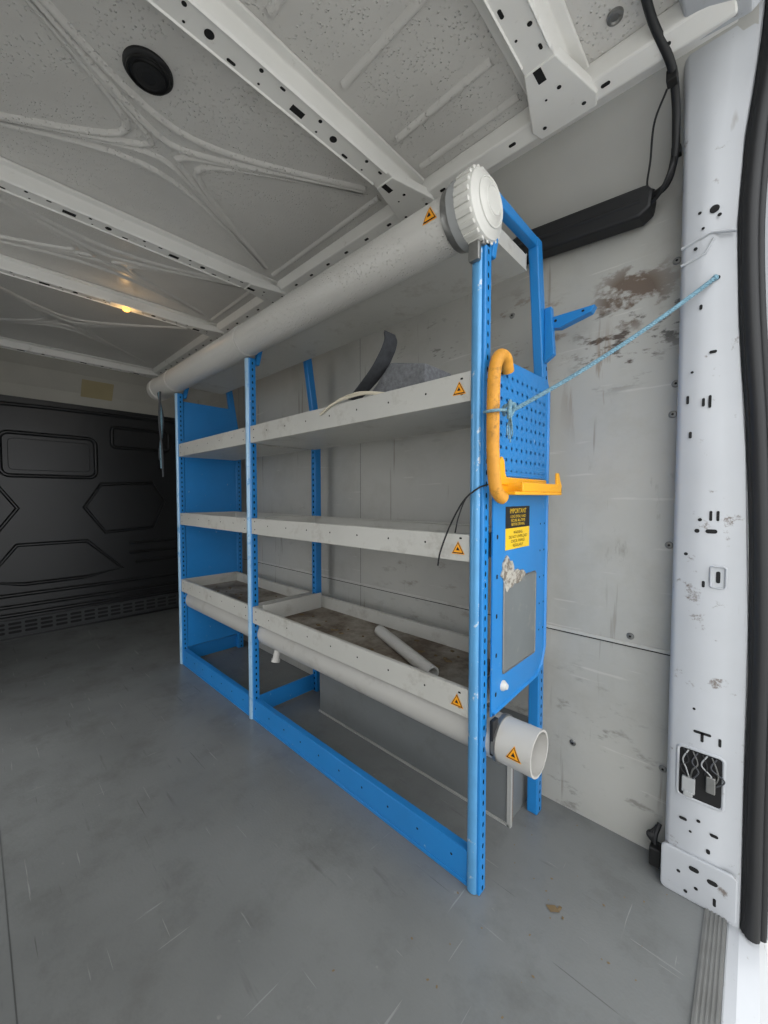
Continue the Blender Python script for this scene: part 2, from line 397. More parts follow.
rv = empty('roof_vent')
lathe('vent_dome', rv, [(0, 0.052), (0.006, 0.052), (0.010, 0.047), (0.010, 0.038), (0.016, 0.034), (0.020, 0.020), (0.021, 0)], (-1.07, 0.320, 2.01), (0, 0, -1), m_rub, 40)
for i in range(4):
    lathe('vent_ring_%d' % i, rv, [(0.009, 0.046-i*0.010), (0.013+i*0.002, 0.045-i*0.010), (0.013+i*0.002, 0.042-i*0.010), (0.009, 0.041-i*0.010)], (-1.07, 0.320, 2.008), (0, 0, -1), m_blk, 36)

il = empty('interior_lamp')
box('lamp_base', il, (-2.345, 0.50, 1.950), (-2.305, 0.64, 1.9605), m_rib, 0.003)
lathe('lamp_lens', il, [(0, 0.016), (0.012, 0.015), (0.016, 0.008), (0.017, 0)], (-2.325, 0.57, 1.950), (0, 0, -1), m_lamp, 20)
ld = bpy.data.lights.new('lamp_bulb', 'POINT'); ld.energy = 0.22; ld.color = (1, 0.6, 0.22); ld.shadow_soft_size = 0.02
lo = bpy.data.objects.new('lamp_bulb', ld); lo.location = (-2.325, 0.57, 1.905); S.collection.objects.link(lo); lo.parent = il

prism('wall_front_header', None, [(-3.78, 1.70), (-3.755, 1.70), (-3.72, 1.78), (-3.64, 1.90), (-3.56, 1.975), (-3.56, 2.01), (-3.80, 2.01)], 1, YL, 1.28, m_head)
hp = empty('header_patch')
bm = bmesh.new()
vs = [bm.verts.new(p) for p in ((-3.7285, 0.60, 1.76), (-3.7285, 0.80, 1.76), (-3.655, 0.80, 1.875), (-3.655, 0.60, 1.875))]
bm.faces.new(vs); mk('patch_panel', hp, bm, m_tan, recalc=False)

bh = empty('wall_front')
top = [(YL, 1.66), (-0.2, 1.70), (0.42, 1.72), (1.0, 1.73), (1.29, 1.73)]
prism('bulkhead_panel', bh, [(YL, 0.0)]+top+[(1.29, 0.0)], 0, XF-0.02, XF, m_black)
XB = XF
def yz(pts): return [(XB, a, b) for a, b in pts]
P = [(yz(rrect(0.15, 0.69, 1.15, 1.45, 0.05)), True),
     (yz(rrect(0.80, 1.22, 1.40, 1.56, 0.03)), True), (yz(rrect(-0.40, 0.05, 1.40, 1.56, 0.03)), True),
     (yz([(0.61, 0.92), (0.72, 1.10), (1.08, 1.12), (1.17, 0.96), (1.08, 0.74), (0.74, 0.72)]), True),
     (yz([(0.23, 0.92), (0.12, 1.10), (-0.24, 1.12), (-0.33, 0.96), (-0.24, 0.74), (0.10, 0.72)]), True),
     (yz([(0.05, 0.42), (0.22, 0.66), (0.62, 0.66), (0.85, 0.42), (0.6, 0.38), (0.25, 0.38)]), True),
     (yz([(0.90, 0.62), (1.26, 0.62)]), False), (yz([(0.90, 0.54), (1.26, 0.54)]), False), (yz([(0.94, 0.46), (1.26, 0.46)]), False),
     (yz([(YL, 1.62), (0.42, 1.65), (1.28, 1.66)]), False), (yz([(YL, 0.31), (1.28, 0.31)]), False), (yz([(YL, 0.23), (1.28, 0.23)]), False),
     (yz([(YL, 0.17), (1.28, 0.17)]), False)]
ridges('pressed_beads', bh, P, 0.030, 0.013, m_black, (1, 0, 0))
prism('pressed_field', bh, rrect(0.19, 0.65, 1.19, 1.41, 0.03), 0, XB, XB+0.008, m_black, bev=0.003)
m_vent = M('vent_dark_grey', rgb(48, 50, 52), 0.5)
box('kick_vent', bh, (XB, YL, 0.02), (XB+0.02, 1.28, 0.14), m_vent, 0.004)
L = []
y = -0.4
while y < 1.25:
    for z in (0.055, 0.085, 0.115): L.append(((XB+0.0206, y, z), 0.034, 0.009))
    y += 0.085
decals('vent_slots', bh, L, (0, 1, 0), (0, 0, 1), m_hole)

wa = empty('wheel_arch_box')
prism('casing', wa, [(-0.52, 0.0), (-0.52, 0.25), (-1.455, 0.25), (-1.455, 0.0)], 1, 1.10, YW-0.001, m_box, bev=0.004)
boxes('edge_trim', wa, [((-0.522, 1.094, 0.0), (-0.510, 1.106, 0.255)), ((-1.455, 1.094, 0.0), (-0.515, 1.104, 0.006))], m_trim)
boxes('wood_end', wa, [((-0.519, 1.108, 0.01), (-0.512, 1.114, 0.235))], m_wood)

# ------------------------------------------------------------------ rear pillar
pi = empty('rear_pillar')
secs = [(-0.02, -0.147, 0.002, 1.205), (0.10, -0.147, 0.002, 1.207), (0.3, -0.147, 0.0, 1.21), (0.7, -0.147, -0.002, 1.21), (1.1, -0.147, -0.016, 1.21), (1.4, -0.147, -0.036, 1.208),
        (1.62, -0.147, -0.044, 1.205), (1.80, -0.147, -0.036, 1.195), (1.92, -0.145, -0.02, 1.165), (2.0, -0.142, -0.01, 1.115), (2.07, -0.14, 0.0, 1.03), (2.11, -0.14, 0.0, 0.93)]
bm = bmesh.new(); R = []
for z, xl, xr, yf in secs:
    R.append([bm.verts.new(p) for p in ((xl, yf+0.11, z+0.01), (xl, yf+0.012, z), (xl+0.004, yf+0.004, z), (xl+0.012, yf, z), (xr-0.040, yf, z), (xr-0.030, yf+0.008, z), (xr-0.012, yf+0.008, z), (xr-0.003, yf+0.012, z), (xr, yf+0.022, z), (xr, yf+0.12, z+0.01))])
for A, B in zip(R, R[1:]):
    for k in range(9): bm.faces.new((A[k], A[k+1], B[k+1], B[k]))
    bm.faces.new((A[9], A[0], B[0], B[9]))
bm.faces.new(R[0]); bm.faces.new(R[-1][::-1])
mk('pillar_shell', pi, bm, m_pil, smooth=True)
prism('pillar_foot', pi, rrect(-0.152, -0.005, 0.0, 0.115, 0.012), 1, 1.198, 1.207, m_pil, bev=0.003)
ridges('joint_bead', pi, [([(-0.146, 1.2045, 1.600), (-0.09, 1.2045, 1.615), (-0.045, 1.2045, 1.60)], False), ([(-0.146, 1.2045, 1.560), (-0.10, 1.2045, 1.572), (-0.085, 1.2045, 1.60)], False)], 0.007, 0.004, m_pil, (0, -1, 0))
yf = 1.2035
L = [((-0.085, yf, 1.665), 0.009, 0.009), ((-0.112, yf, 1.668), 0.0035, 0.0035), ((-0.076, yf, 1.648), 0.004, 0.004), ((-0.118, yf, 1.588), 0.004, 0.004), ((-0.105, yf, 1.63), 0.003, 0.003)]
decals('upper_holes', pi, [((a[0], 1.2015, a[2]), r1, r2) for a, r1, r2 in L], (1, 0, 0), (0, 0, 1), m_hole)
yf = 1.2065
L = [((-0.080, yf-0.001, 1.508), 0.009, 0.005), ((-0.105, yf-0.001, 1.45), 0.003, 0.006), ((-0.095, yf, 1.225), 0.0028, 0.010), ((-0.083, yf, 1.225), 0.0028, 0.015), ((-0.125, yf, 1.235), 0.0028, 0.010),
     ((-0.118, yf, 1.15), 0.003, 0.008), ((-0.118, yf, 1.30), 0.003, 0.003), ((-0.080, yf, 1.34), 0.007, 0.0035)]
decals('mid_holes', pi, L, (1, 0, 0), (0, 0, 1), m_hole)
yf = 1.2092
L = [((-0.095, yf, 0.945), 0.004, 0.004), ((-0.075, yf, 0.955), 0.0028, 0.012), ((-0.062, yf, 0.955), 0.0028, 0.012), ((-0.073, yf, 0.918), 0.011, 0.005), ((-0.100, yf, 0.918), 0.005, 0.005),
     ((-0.120, yf, 0.86), 0.004, 0.004), ((-0.085, yf, 0.79), 0.003, 0.008), ((-0.095, yf, 0.48), 0.003, 0.003), ((-0.078, yf, 0.425), 0.017, 0.0035), ((-0.078, yf, 0.415), 0.003, 0.012), ((-0.045, yf, 0.415), 0.0028, 0.010),
     ((-0.110, yf, 0.195), 0.008, 0.004), ((-0.080, yf, 0.205), 0.004, 0.004), ((-0.05, yf, 0.185), 0.008, 0.004), ((-0.095, yf, 0.17), 0.003, 0.003), ((-0.06, yf, 0.14), 0.004, 0.006)]
decals('lower_holes', pi, [((a[0], 1.2068 if a[2] < 0.3 else a[1], a[2]), r1, r2) for a, r1, r2 in L], (1, 0, 0), (0, 0, 1), m_hole)
decals('foot_holes', pi, [((-0.085, 1.1974, 0.085), 0.010, 0.006), ((-0.05, 1.1974, 0.075), 0.010, 0.006), ((-0.115, 1.1974, 0.062), 0.004, 0.004), ((-0.08, 1.1974, 0.04), 0.004, 0.004), ((-0.045, 1.1974, 0.03), 0.003, 0.010), ((-0.10, 1.1974, 0.02), 0.004, 0.004)], (1, 0, 0), (0, 0, 1), m_hole)
ridges('square_clip_frame', pi, [([(a, 1.2095, b) for a, b in rrect(-0.072, -0.044, 0.785, 0.835, 0.005)], True)], 0.005, 0.004, m_pil, (0, -1, 0))
decals('clip_slot', pi, [((-0.058, 1.2092, 0.81), 0.004, 0.014)], (1, 0, 0), (0, 0, 1), m_hole)
decals('access_opening', pi, [((-0.080, 1.2093, 0.315), 0.043, 0.062, True)], (1, 0, 0), (0, 0, 1), m_hole)
ridges('access_rim', pi, [([(a, 1.2095, b) for a, b in rrect(-0.124, -0.036, 0.252, 0.379, 0.010)], True)], 0.008, 0.003, m_pil, (0, -1, 0))
for i in range(8):
    x = -0.112+i*0.009
    pipe('opening_wire_%d' % i, pi, [(x, 1.207, 0.374), (x+0.010*(-1)**i, 1.201, 0.350), (x-0.006+0.003*i, 1.200, 0.330), (-0.098 if i < 4 else -0.058, 1.2045, 0.300)], 0.0016, (m_rub, m_conn, m_galv, m_felt)[i % 4], 6)
boxes('opening_connector', pi, [((-0.114, 1.197, 0.270), (-0.088, 1.208, 0.308)), ((-0.110, 1.194, 0.262), (-0.092, 1.206, 0.276))], m_conn, 0.002)
boxes('opening_connector', pi, [((-0.068, 1.197, 0.290), (-0.050, 1.208, 0.330))], m_galv, 0.002)
ds = empty('door_seal')
pts = [(s[2]+0.020, s[3]+0.012, s[0]) for s in secs]
pts[0] = (0.022, 1.217, -0.02)
pipe('seal_bulb', ds, pts, 0.014, m_rub, 12, 4)
pipe('seal_root', ds, [(p[0]-0.012, p[1]+0.006, p[2]) for p in pts], 0.009, m_rub, 10, 4)
pipe('seal_lip', ds, [(p[0]+0.016, p[1]+0.012, p[2]) for p in pts], 0.009, m_rub, 10, 4)
op = empty('outer_pillar_trim')
bm = bmesh.new(); R = []
for s in secs:
    x0 = s[2]+0.024; y = s[3]+0.03; z = s[0]
    R.append([bm.verts.new(p) for p in ((x0, y, z), (x0+0.07, y, z), (x0+0.075, y+0.08, z), (x0, y+0.08, z))])
for A, B in zip(R, R[1:]):
    for k in range(4): bm.faces.new((A[k], A[(k+1) % 4], B[(k+1) % 4], B[k]))
mk('outer_panel', op, bm, m_pil, smooth=True)

# ------------------------------------------------------------------ shelving rack
rk = empty('van_shelving_rack')
XP = (-0.492, -1.622, -2.47)
for i, x in enumerate(XP):
    box('front_post_%d' % i, rk, (x-0.018, 0.848, 0.0), (x+0.018, 0.879, 1.605), m_bluepost, 0.004)
    prism('post_nose_%d' % i, rk, [(x-0.018+0.028*0.5*(1-math.cos(math.pi*k/10)), 0.850-0.010*math.sin(math.pi*k/10)) for k in range(11)], 2, 0.002, 1.603, m_nose if i == 0 else m_nosew, smooth=True)
    xo = 0.005 if i == 0 else 0
    box('rear_post_%d' % i, rk, (x-0.017+xo, 1.195, 0.0), (x+0.017+xo, 1.232, 1.35), m_bluerearf if i == 1 else m_bluerear, 0.004)
    prism('upper_rear_post_%d' % i, rk, [(1.195, 1.34), (1.232, 1.34), (1.170, 1.745), (1.135, 1.745)], 0, x-0.013+xo, x+0.017+xo, m_bluerear, bev=0.004)
    prism('top_arm_%d' % i, rk, [(0.90, 1.715), (0.90, 1.745), (1.165, 1.745), (1.165, 1.72)], 0, x-0.011+xo, x+0.015+xo, m_blue, bev=0.003)
    prism('arm_drop_%d' % i, rk, [(0.880, 1.58), (0.90, 1.58), (0.940, 1.745), (0.915, 1.745)], 0, x-0.010+xo, x+0.013+xo, m_blue, bev=0.003)
    if i: prism('foot_cross_%d' % i, rk, [(0.879, 0.01), (0.879, 0.09), (1.195, 0.09), (1.195, 0.01)], 0, x-0.01, x-0.004, m_blue)
boxes('base_rail', rk, [((XP[2]+0.017, 0.852, 0.012), (XP[1]-0.017, 0.856, 0.092)), ((XP[1]+0.017, 0.852, 0.012), (XP[0]-0.017, 0.856, 0.092)),
                        ((XP[2]+0.017, 0.856, 0.088), (XP[0]-0.017, 0.876, 0.092)), ((XP[2]+0.017, 0.850, 0.0), (XP[0]-0.017, 0.876, 0.012))], m_blue, 0.0015)
L = []
x = -2.4
while x < -0.55:
    L.append(((x, 0.8515, 0.055), 0.0035, 0.0035)); x += 0.115
decals('base_rail_holes', rk, L, (1, 0, 0), (0, 0, 1), m_hole)
def tray(x0, x1, z0, z1, tag, basemat):
    y0, y1 = 0.848, 1.19; t = 0.004; r = 0.014
    boxes('tray_rim_'+tag, rk, [((x0, y0, z0), (x1, y0+t, z1)), ((x0, y1-t, z0), (x1, y1, z1)), ((x0, y0+t, z0), (x0+t, y1-t, z1)), ((x1-t, y0+t, z0), (x1, y1-t, z1)),
                               ((x0, y0+t, z1-t), (x1, y0+r, z1)), ((x0, y1-r, z1-t), (x1, y1-t, z1)),
                               ((x0, y0+t, z0), (x1, y0+0.02, z0+t))], m_shelf, 0.0012)
    box('tray_base_'+tag, rk, (x0+t, y0+t, z0+0.008), (x1-t, y1-t, z0+0.014), basemat)
    box('tray_underside_'+tag, rk, (x0+t, y0+0.02, z0+0.001), (x1-t, y1-t, z0+0.0075), m_shelf)
    L = [((x0+0.03, y0-0.0006, z0+0.055), 0.004, 0.0025), ((x0+0.03, y0-0.0006, z0+0.02), 0.004, 0.0025), ((x1-0.025, y0-0.0006, z0+0.02), 0.004, 0.0025),
         ((x1-0.025, y0-0.0006, z0+0.058), 0.004, 0.0025)]
    n = int((x1-x0)/0.13)
    for k in range(1, n): L.append(((x0+(x1-x0)*k/n, y0-0.0006, z0+0.04), 0.003, 0.003))
    decals('tray_holes_'+tag, rk, L, (1, 0, 0), (0, 0, 1), m_hole)
for zi, (z0, z1) in enumerate(((1.235, 1.308), (0.838, 0.906), (0.442, 0.514))):
    bmx = m_tray if zi == 2 else m_shelf
    tray(XP[1]+0.019, XP[0]-0.019, z0, z1, 'r%d' % zi, bmx)
    tray(XP[2]+0.019, XP[1]-0.019, z0, z1, 'l%d' % zi, bmx)
    sticker(rk, (lambda a, b, o, zc=(z0+z1)/2: (-0.543+a, 0.848-o, zc+b)), 0.034, 's%d' % zi)
box('tray_divider', rk, (-1.54, 0.863, 0.4565), (-1.536, 1.175, 0.53), m_shelf)
boxes('top_shelf', rk, [((XP[2]-0.01, 0.905, 1.652), (XP[0]-0.004, 1.125, 1.657)), ((XP[0]-0.008, 0.905, 1.657), (XP[0]-0.004, 1.125, 1.695)),
                        ((XP[2]-0.01, 1.121, 1.657), (XP[0]-0.004, 1.125, 1.70)), ((XP[2]-0.01, 0.905, 1.657), (XP[0]-0.004, 0.909, 1.68))], m_shelf)
Z0 = 0.45
poly = [(0.880, Z0), (1.16, Z0+0.01), (1.20, Z0+0.035), (1.222, Z0+0.09), (1.224, 1.33), (1.210, 1.352), (0.93, 1.345), (0.90, 1.33), (0.880, 1.30)]
prism('end_panel', rk, poly, 0, -0.468, -0.464, m_perf)
XE = -0.464
ridges('end_panel_fold', rk, [([(XE, a, b) for a, b in [(0.886, Z0+0.005), (1.155, Z0+0.015), (1.195, Z0+0.04), (1.216, Z0+0.09), (1.218, 1.33)]], False)], 0.010, 0.005, m_blue, (1, 0, 0))
ridges('end_panel_rib', rk, [([(XE, 0.90, 1.055), (XE, 1.20, 1.055)], False)], 0.008, 0.003, m_blue, (1, 0, 0))
box('far_end_panel', rk, (XP[2]+0.010, 0.880, 0.10), (XP[2]+0.0165, 1.194, 1.56), m_blue)
box('label_black', rk, (XE, 0.945, 0.918), (XE+0.001, 1.090, 0.975), m_blk)
box('label_yellow', rk, (XE, 0.945, 0.862), (XE+0.001, 1.090, 0.918), m_stky)
def text(name, parent, s, loc, size, mat):
    c = bpy.data.curves.new(name, 'FONT'); c.body = s; c.size = size; c.align_x = 'CENTER'
    o = bpy.data.objects.new(name, c); S.collection.objects.link(o)
    o.matrix_world = Matrix(((0, 0, 1, loc[0]), (1, 0, 0, loc[1]), (0, 1, 0, loc[2]), (0, 0, 0, 1)))
    c.materials.append(mat); o.parent = parent
    return o
text('label_text_1', rk, 'IMPORTANT', (XE+0.0014, 1.017, 0.957), 0.018, m_stky)
text('label_text_2', rk, 'LOAD EVENLY AND\nSECURE ALL ITEMS\nBEFORE DRIVING', (XE+0.0014, 1.017, 0.945), 0.0105, m_stky)
text('label_text_3', rk, 'WARNING\nDO NOT OVERLOAD\nCHECK FIXINGS\nREGULARLY', (XE+0.0014, 1.017, 0.902), 0.0115, m_blk)
prism('grey_plate', rk, rrect(0.935, 1.14, 0.540, 0.785, 0.008), 0, XE, XE+0.0025, m_plate, bev=0.001)
ridges('plate_rim', rk, [([(XE+0.0025, a, b) for a, b in rrect(0.938, 1.137, 0.543, 0.782, 0.008)], True)], 0.005, 0.0015, m_galv, (1, 0, 0))
random.seed(5)
def blob(name, cy, cz, ry, rz, mat, xx, n=40):
    pts = []; ph = [random.uniform(0, 6.28) for _ in range(4)]
    for i in range(n):
        a = 2*math.pi*i/n
        q = 0.85+0.14*math.sin(2*a+ph[0])+0.09*math.sin(5*a+ph[1])+0.06*math.sin(9*a+ph[2])+random.uniform(-0.03, 0.03)
        pts.append((cy+ry*q*math.cos(a), cz+rz*q*math.sin(a)))
    prism(name, rk, pts, 0, XE, xx, mat)
blob('paper_remains', 0.960, 0.800, 0.045, 0.045, m_paper, XE+0.0034)
blob('paper_remains', 1.00, 0.785, 0.06, 0.024, m_paper, XE+0.0042)
lathe('panel_bolt', rk, [(0, 0.014), (0.004, 0.013), (0.009, 0.009), (0.013, 0.007), (0.014, 0)], (XE, 0.940, 0.510), (1, 0, 0), m_cap, 20)
L = [((XE+0.0005, y, z), 0.003, 0.003) for y in (1.17, 1.20) for z in (0.6, 0.68, 0.76, 0.84, 0.92)]
L += [((XE+0.0005, 0.902, z), 0.004, 0.006) for z in (0.5, 0.6, 0.7, 0.8, 0.9, 0.99)]
decals('panel_holes', rk, L, (0, 1, 0), (0, 0, 1), m_hole)
prism('side_arm', rk, [(-0.470, 1.505), (-0.470, 1.532), (-0.335, 1.532), (-0.345, 1.515), (-0.43, 1.495)], 1, 1.200, 1.228, m_blue, bev=0.002)
prism('side_arm_plate', rk, [(-0.469, 1.40), (-0.469, 1.56), (-0.450, 1.56), (-0.440, 1.42)], 1, 1.190, 1.210, m_blue, bev=0.002)
decals('side_arm_holes', rk, [((-0.44, 1.1995, 1.518), 0.004, 0.004), ((-0.365, 1.1995, 1.523), 0.004, 0.003)], (1, 0, 0), (0, 0, 1), m_hole)

# ------------------------------------------------------------------ pipe carriers
pt = empty('pipe_carrier_tube')
TY, TZ, TR = 0.845, 1.678, 0.064
XT0 = -2.77
lathe('tube', pt, [(0, TR-0.004), (0, TR), (2.26, TR), (2.26, TR-0.004), (0, TR-0.004)], (XT0, TY, TZ), (1, 0, 0), m_pvc, 64)
lathe('far_cap', pt, [(-0.01, 0), (-0.01, 0.066), (0.05, 0.069), (0.055, 0.064)], (XT0, TY, TZ), (1, 0, 0), m_pvc, 48)
lathe('clamp_ring', pt, [(-0.014, TR), (-0.014, 0.070), (0.0, 0.073), (0.014, 0.070), (0.014, TR)], (-0.540, TY, TZ), (1, 0, 0), m_galv, 48)
lathe('collar_ring', pt, [(0, TR), (0, 0.076), (0.022, 0.078), (0.022, TR)], (-0.534, TY, TZ), (1, 0, 0), m_conn, 48)
XC = -0.513
lathe('screw_cap', pt, [(0, TR), (0.0, 0.077), (0.036, 0.077), (0.044, 0.073), (0.048, 0.062), (0.053, 0.056), (0.056, 0.040), (0.062, 0.034), (0.063, 0.0)], (XC, TY, TZ), (1, 0, 0), m_cap, 64)
bm = bmesh.new()
for i in range(22):
    a = 2*math.pi*i/22
    pA = []
    for xx in (XC+0.002, XC+0.040):
        for r in (0.070, 0.0815):
            for da in (-0.07, 0.07):
                aa = a+da; pA.append(bm.verts.new((xx, TY+r*math.cos(aa), TZ+r*math.sin(aa))))
    for f in ((0, 1, 3, 2), (4, 6, 7, 5), (0, 4, 5, 1), (2, 3, 7, 6), (0, 2, 6, 4), (1, 5, 7, 3)): bm.faces.new([pA[k] for k in f])
mk('cap_grip_ribs', pt, bm, m_cap, bev=0.002)
for r in (0.052, 0.030):
    ridges('cap_face_ring', pt, [([(XC+(0.0545 if r > 0.04 else 0.0622), TY+r*math.cos(a*math.pi/16), TZ+r*math.sin(a*math.pi/16)) for a in range(32)], True)], 0.005, 0.002, m_cap, (1, 0, 0))
boxes('clamp_bracket', pt, [((-0.512, 0.838, 1.590), (-0.474, 0.872, 1.618)), ((-0.509, 0.828, 1.555), (-0.481, 0.842, 1.60))], m_galv, 0.003)
for x in (XP[1], XP[2]):
    lathe('tube_strap', pt, [(-0.012, TR), (-0.012, TR+0.003), (0.012, TR+0.003), (0.012, TR)], (x, TY, TZ), (1, 0, 0), m_pvc, 48)
def cyl_fn(xc, cy, cz, r, a0):
    return lambda a, b, o: (xc+a, cy+(r+o)*math.cos(a0-b/r), cz+(r+o)*math.sin(a0-b/r))
sticker(pt, cyl_fn(-0.588, TY, TZ, TR, math.radians(176)), 0.038, 't')

lt = empty('lower_pipe_carrier_tube')
LY, LZ, LR = 0.925, 0.382, 0.055
lathe('tube', lt, [(0, LR-0.005), (0, LR), (2.10, LR), (2.10, LR-0.005), (0, LR-0.005)], (-2.46, LY, LZ), (1, 0, 0), m_pvcl, 56)
lathe('inner_dark_disc', lt, [(0, 0), (0, LR-0.006), (0.004, LR-0.006)], (-0.75, LY, LZ), (1, 0, 0), m_hole, 40)  # added dark disc deep in the tube, painting the shade inside
boxes('bracket', lt, [((-0.462, 0.868, 0.36), (-0.452, 0.895, 0.448))], m_rub, 0.002)
lathe('bracket_ring', lt, [(0, LR), (0, LR+0.004), (0.010, LR+0.004), (0.010, LR)], (-0.458, LY, LZ), (1, 0, 0), m_galv, 48)
sticker(lt, cyl_fn(-0.400, LY, LZ, LR, math.radians(170)), 0.034, 'l')
lathe('drain_elbow', lt, [(0, 0.014), (0.04, 0.014), (0.04, 0.018), (0.055, 0.018), (0.055, 0.012), (0.053, 0.0)], (-1.50, 0.91, 0.335), (0.1, -0.3, -0.9), m_pvcl, 24)

# ------------------------------------------------------------------ yellow holder and handle
yh = empty('yellow_tool_holder')
boxes('tray', yh, [((XE, 0.890, 1.005), (-0.457, 1.195, 1.050)), ((-0.457, 0.890, 1.005), (-0.412, 1.195, 1.013)), ((-0.418, 0.93, 1.013), (-0.412, 1.195, 1.036)),
                   ((-0.457, 1.188, 1.013), (-0.412, 1.195, 1.028))], m_yellow, 0.002)
prism('prong', yh, [(1.155, 1.03), (1.155, 1.068), (1.17, 1.068), (1.18, 1.048), (1.195, 1.03)], 0, -0.418, -0.411, m_yellow, bev=0.002)
prism('prong', yh, [(0.890, 1.03), (0.890, 1.09), (0.903, 1.10), (0.915, 1.09), (0.92, 1.06), (0.94, 1.03)], 0, -0.459, -0.453, m_yellow, bev=0.002)
gh = empty('orange_foam_handle')
pipe('grip', gh, [(-0.455, 0.930, 1.312), (-0.449, 0.905, 1.336), (-0.449, 0.872, 1.333), (-0.449, 0.850, 1.29), (-0.449, 0.845, 1.20), (-0.449, 0.847, 1.10), (-0.446, 0.852, 1.03), (-0.442, 0.866, 1.004), (-0.438, 0.880, 0.996)],
     0.0152, m_orange, 16, 8)

# ------------------------------------------------------------------ ropes and cables
ro = empty('tie_rope')
A = Vector((-0.434, 0.900, 1.205)); B = Vector((-0.080, 1.203, 1.508))
main = []
for i in range(41):
    t = i/40; p = A.lerp(B, t); p.z -= 0.030*4*t*(1-t)*0.5; main.append(p)
bm = bmesh.new()
for ph in (0, 2.094, 4.189):
    pts = []
    n = 360
    for i in range(n+1):
        t = i/n; f = t*40; k = min(int(f), 39); p = main[k].lerp(main[k+1], f-k)
        a = t*2*math.pi*30+ph
        d = (B-A).normalized(); u = d.cross(Vector((0, 0, 1))).normalized(); w = d.cross(u)
        pts.append(p+(u*math.cos(a)+w*math.sin(a))*0.0026)
    sweep(bm, pts, 0.0028, 6)
mk('twisted_line', ro, bm, m_rope, smooth=True)
pipe('knot', ro, [(-0.434, 0.895, 1.21), (-0.424, 0.880, 1.225), (-0.419, 0.867, 1.20), (-0.424, 0.875, 1.185), (-0.429, 0.900, 1.20), (-0.421, 0.895, 1.22), (-0.441, 0.885, 1.215), (-0.451, 0.905, 1.20)], 0.0048, m_rope, 8)
pipe('loop_round_handle', ro, [(-0.431, 0.895, 1.205), (-0.426, 0.85, 1.20), (-0.438, 0.826, 1.197), (-0.458, 0.828, 1.197), (-0.470, 0.842, 1.20)], 0.0035, m_rope, 8)
for i in range(4):
    pipe('frayed_tail_%d' % i, ro, [(-0.431, 0.89, 1.20), (-0.426+0.003*i, 0.883-0.004*i, 1.185), (-0.428+0.002*i, 0.875+0.005*i, 1.165-0.004*i), (-0.426, 0.871+0.008*i, 1.145-0.008*(i % 3))], 0.0017, m_rope, 5)
lathe('pillar_knot', ro, [(-0.006, 0.0), (-0.004, 0.006), (0.002, 0.007), (0.006, 0.0)], B, (0.6, 0.5, 0.6), m_rope, 12)
hr = empty('hanging_rope')
for i in range(3):
    pipe('strand_%d' % i, hr, [(-2.56-0.02*i, 0.79, 1.62), (-2.57, 0.785+0.01*i, 1.45), (-2.55-0.02*i, 0.79, 1.28), (-2.57, 0.80-0.008*i, 1.12+0.05*i)], 0.006, m_felt if i != 1 else m_rope, 7)
bc = empty('black_cable')
pipe('tie_cable', bc, [(-0.470, 0.862, 1.03), (-0.480, 0.832, 1.02), (-0.52, 0.834, 0.99), (-0.56, 0.838, 0.93), (-0.59, 0.838, 0.86), (-0.60, 0.840, 0.82)], 0.0022, m_rub, 7)
pipe('tie_cable_tail', bc, [(-0.480, 0.832, 1.02), (-0.51, 0.828, 0.995), (-0.53, 0.828, 0.95), (-0.545, 0.836, 0.91)], 0.0018, m_rub, 7)

rh = empty('wiring_harness')
pipe('loom', rh, [(-0.185, 0.92, 1.995), (-0.180, 1.00, 1.985), (-0.160, 1.09, 1.955), (-0.158, 1.15, 1.925), (-0.160, 1.185, 1.88), (-0.165, 1.21, 1.83), (-0.185, 1.235, 1.79), (-0.225, 1.250, 1.785)], 0.0085, m_rub, 12)
pipe('thin_wire', rh, [(-0.170, 1.12, 1.93), (-0.20, 1.16, 1.90), (-0.215, 1.21, 1.85), (-0.225, 1.235, 1.81), (-0.21, 1.245, 1.795)], 0.0025, m_rub, 7)
pipe('loom_loop', rh, [(-0.165, 1.21, 1.84), (-0.17, 1.20, 1.80), (-0.20, 1.225, 1.765), (-0.235, 1.25, 1.77)], 0.005, m_rub, 8)
boxes('loom_clip', rh, [((-0.170, 1.10, 1.93), (-0.150, 1.125, 1.955)), ((-0.172, 1.205, 1.835), (-0.152, 1.225, 1.855))], m_blk, 0.002)
bl = empty('black_side_housing')
prism('housing', bl, [(-0.58, 1.762), (-0.24, 1.735), (-0.215, 1.75), (-0.21, 1.79), (-0.225, 1.812), (-0.56, 1.840), (-0.60, 1.83)], 1, 1.228, 1.285, m_rub, bev=0.008)
ridges('housing_bead', bl, [([(-0.57, 1.228, 1.80), (-0.24, 1.228, 1.775)], False)], 0.012, 0.003, m_rub, (0, -1, 0))
fl = empty('floor_connector')
for i in range(4):
    pipe('cable_%d' % i, fl, [(-0.165-0.004*i, 1.27, 0.11-0.01*i), (-0.172-0.005*i, 1.25, 0.08), (-0.168, 1.245+0.006*i, 0.045), (-0.163-0.006*i, 1.26, 0.012)], 0.006, m_rub, 8)
box('plug', fl, (-0.182, 1.225, 0.015), (-0.155, 1.262, 0.065), m_blk, 0.004)

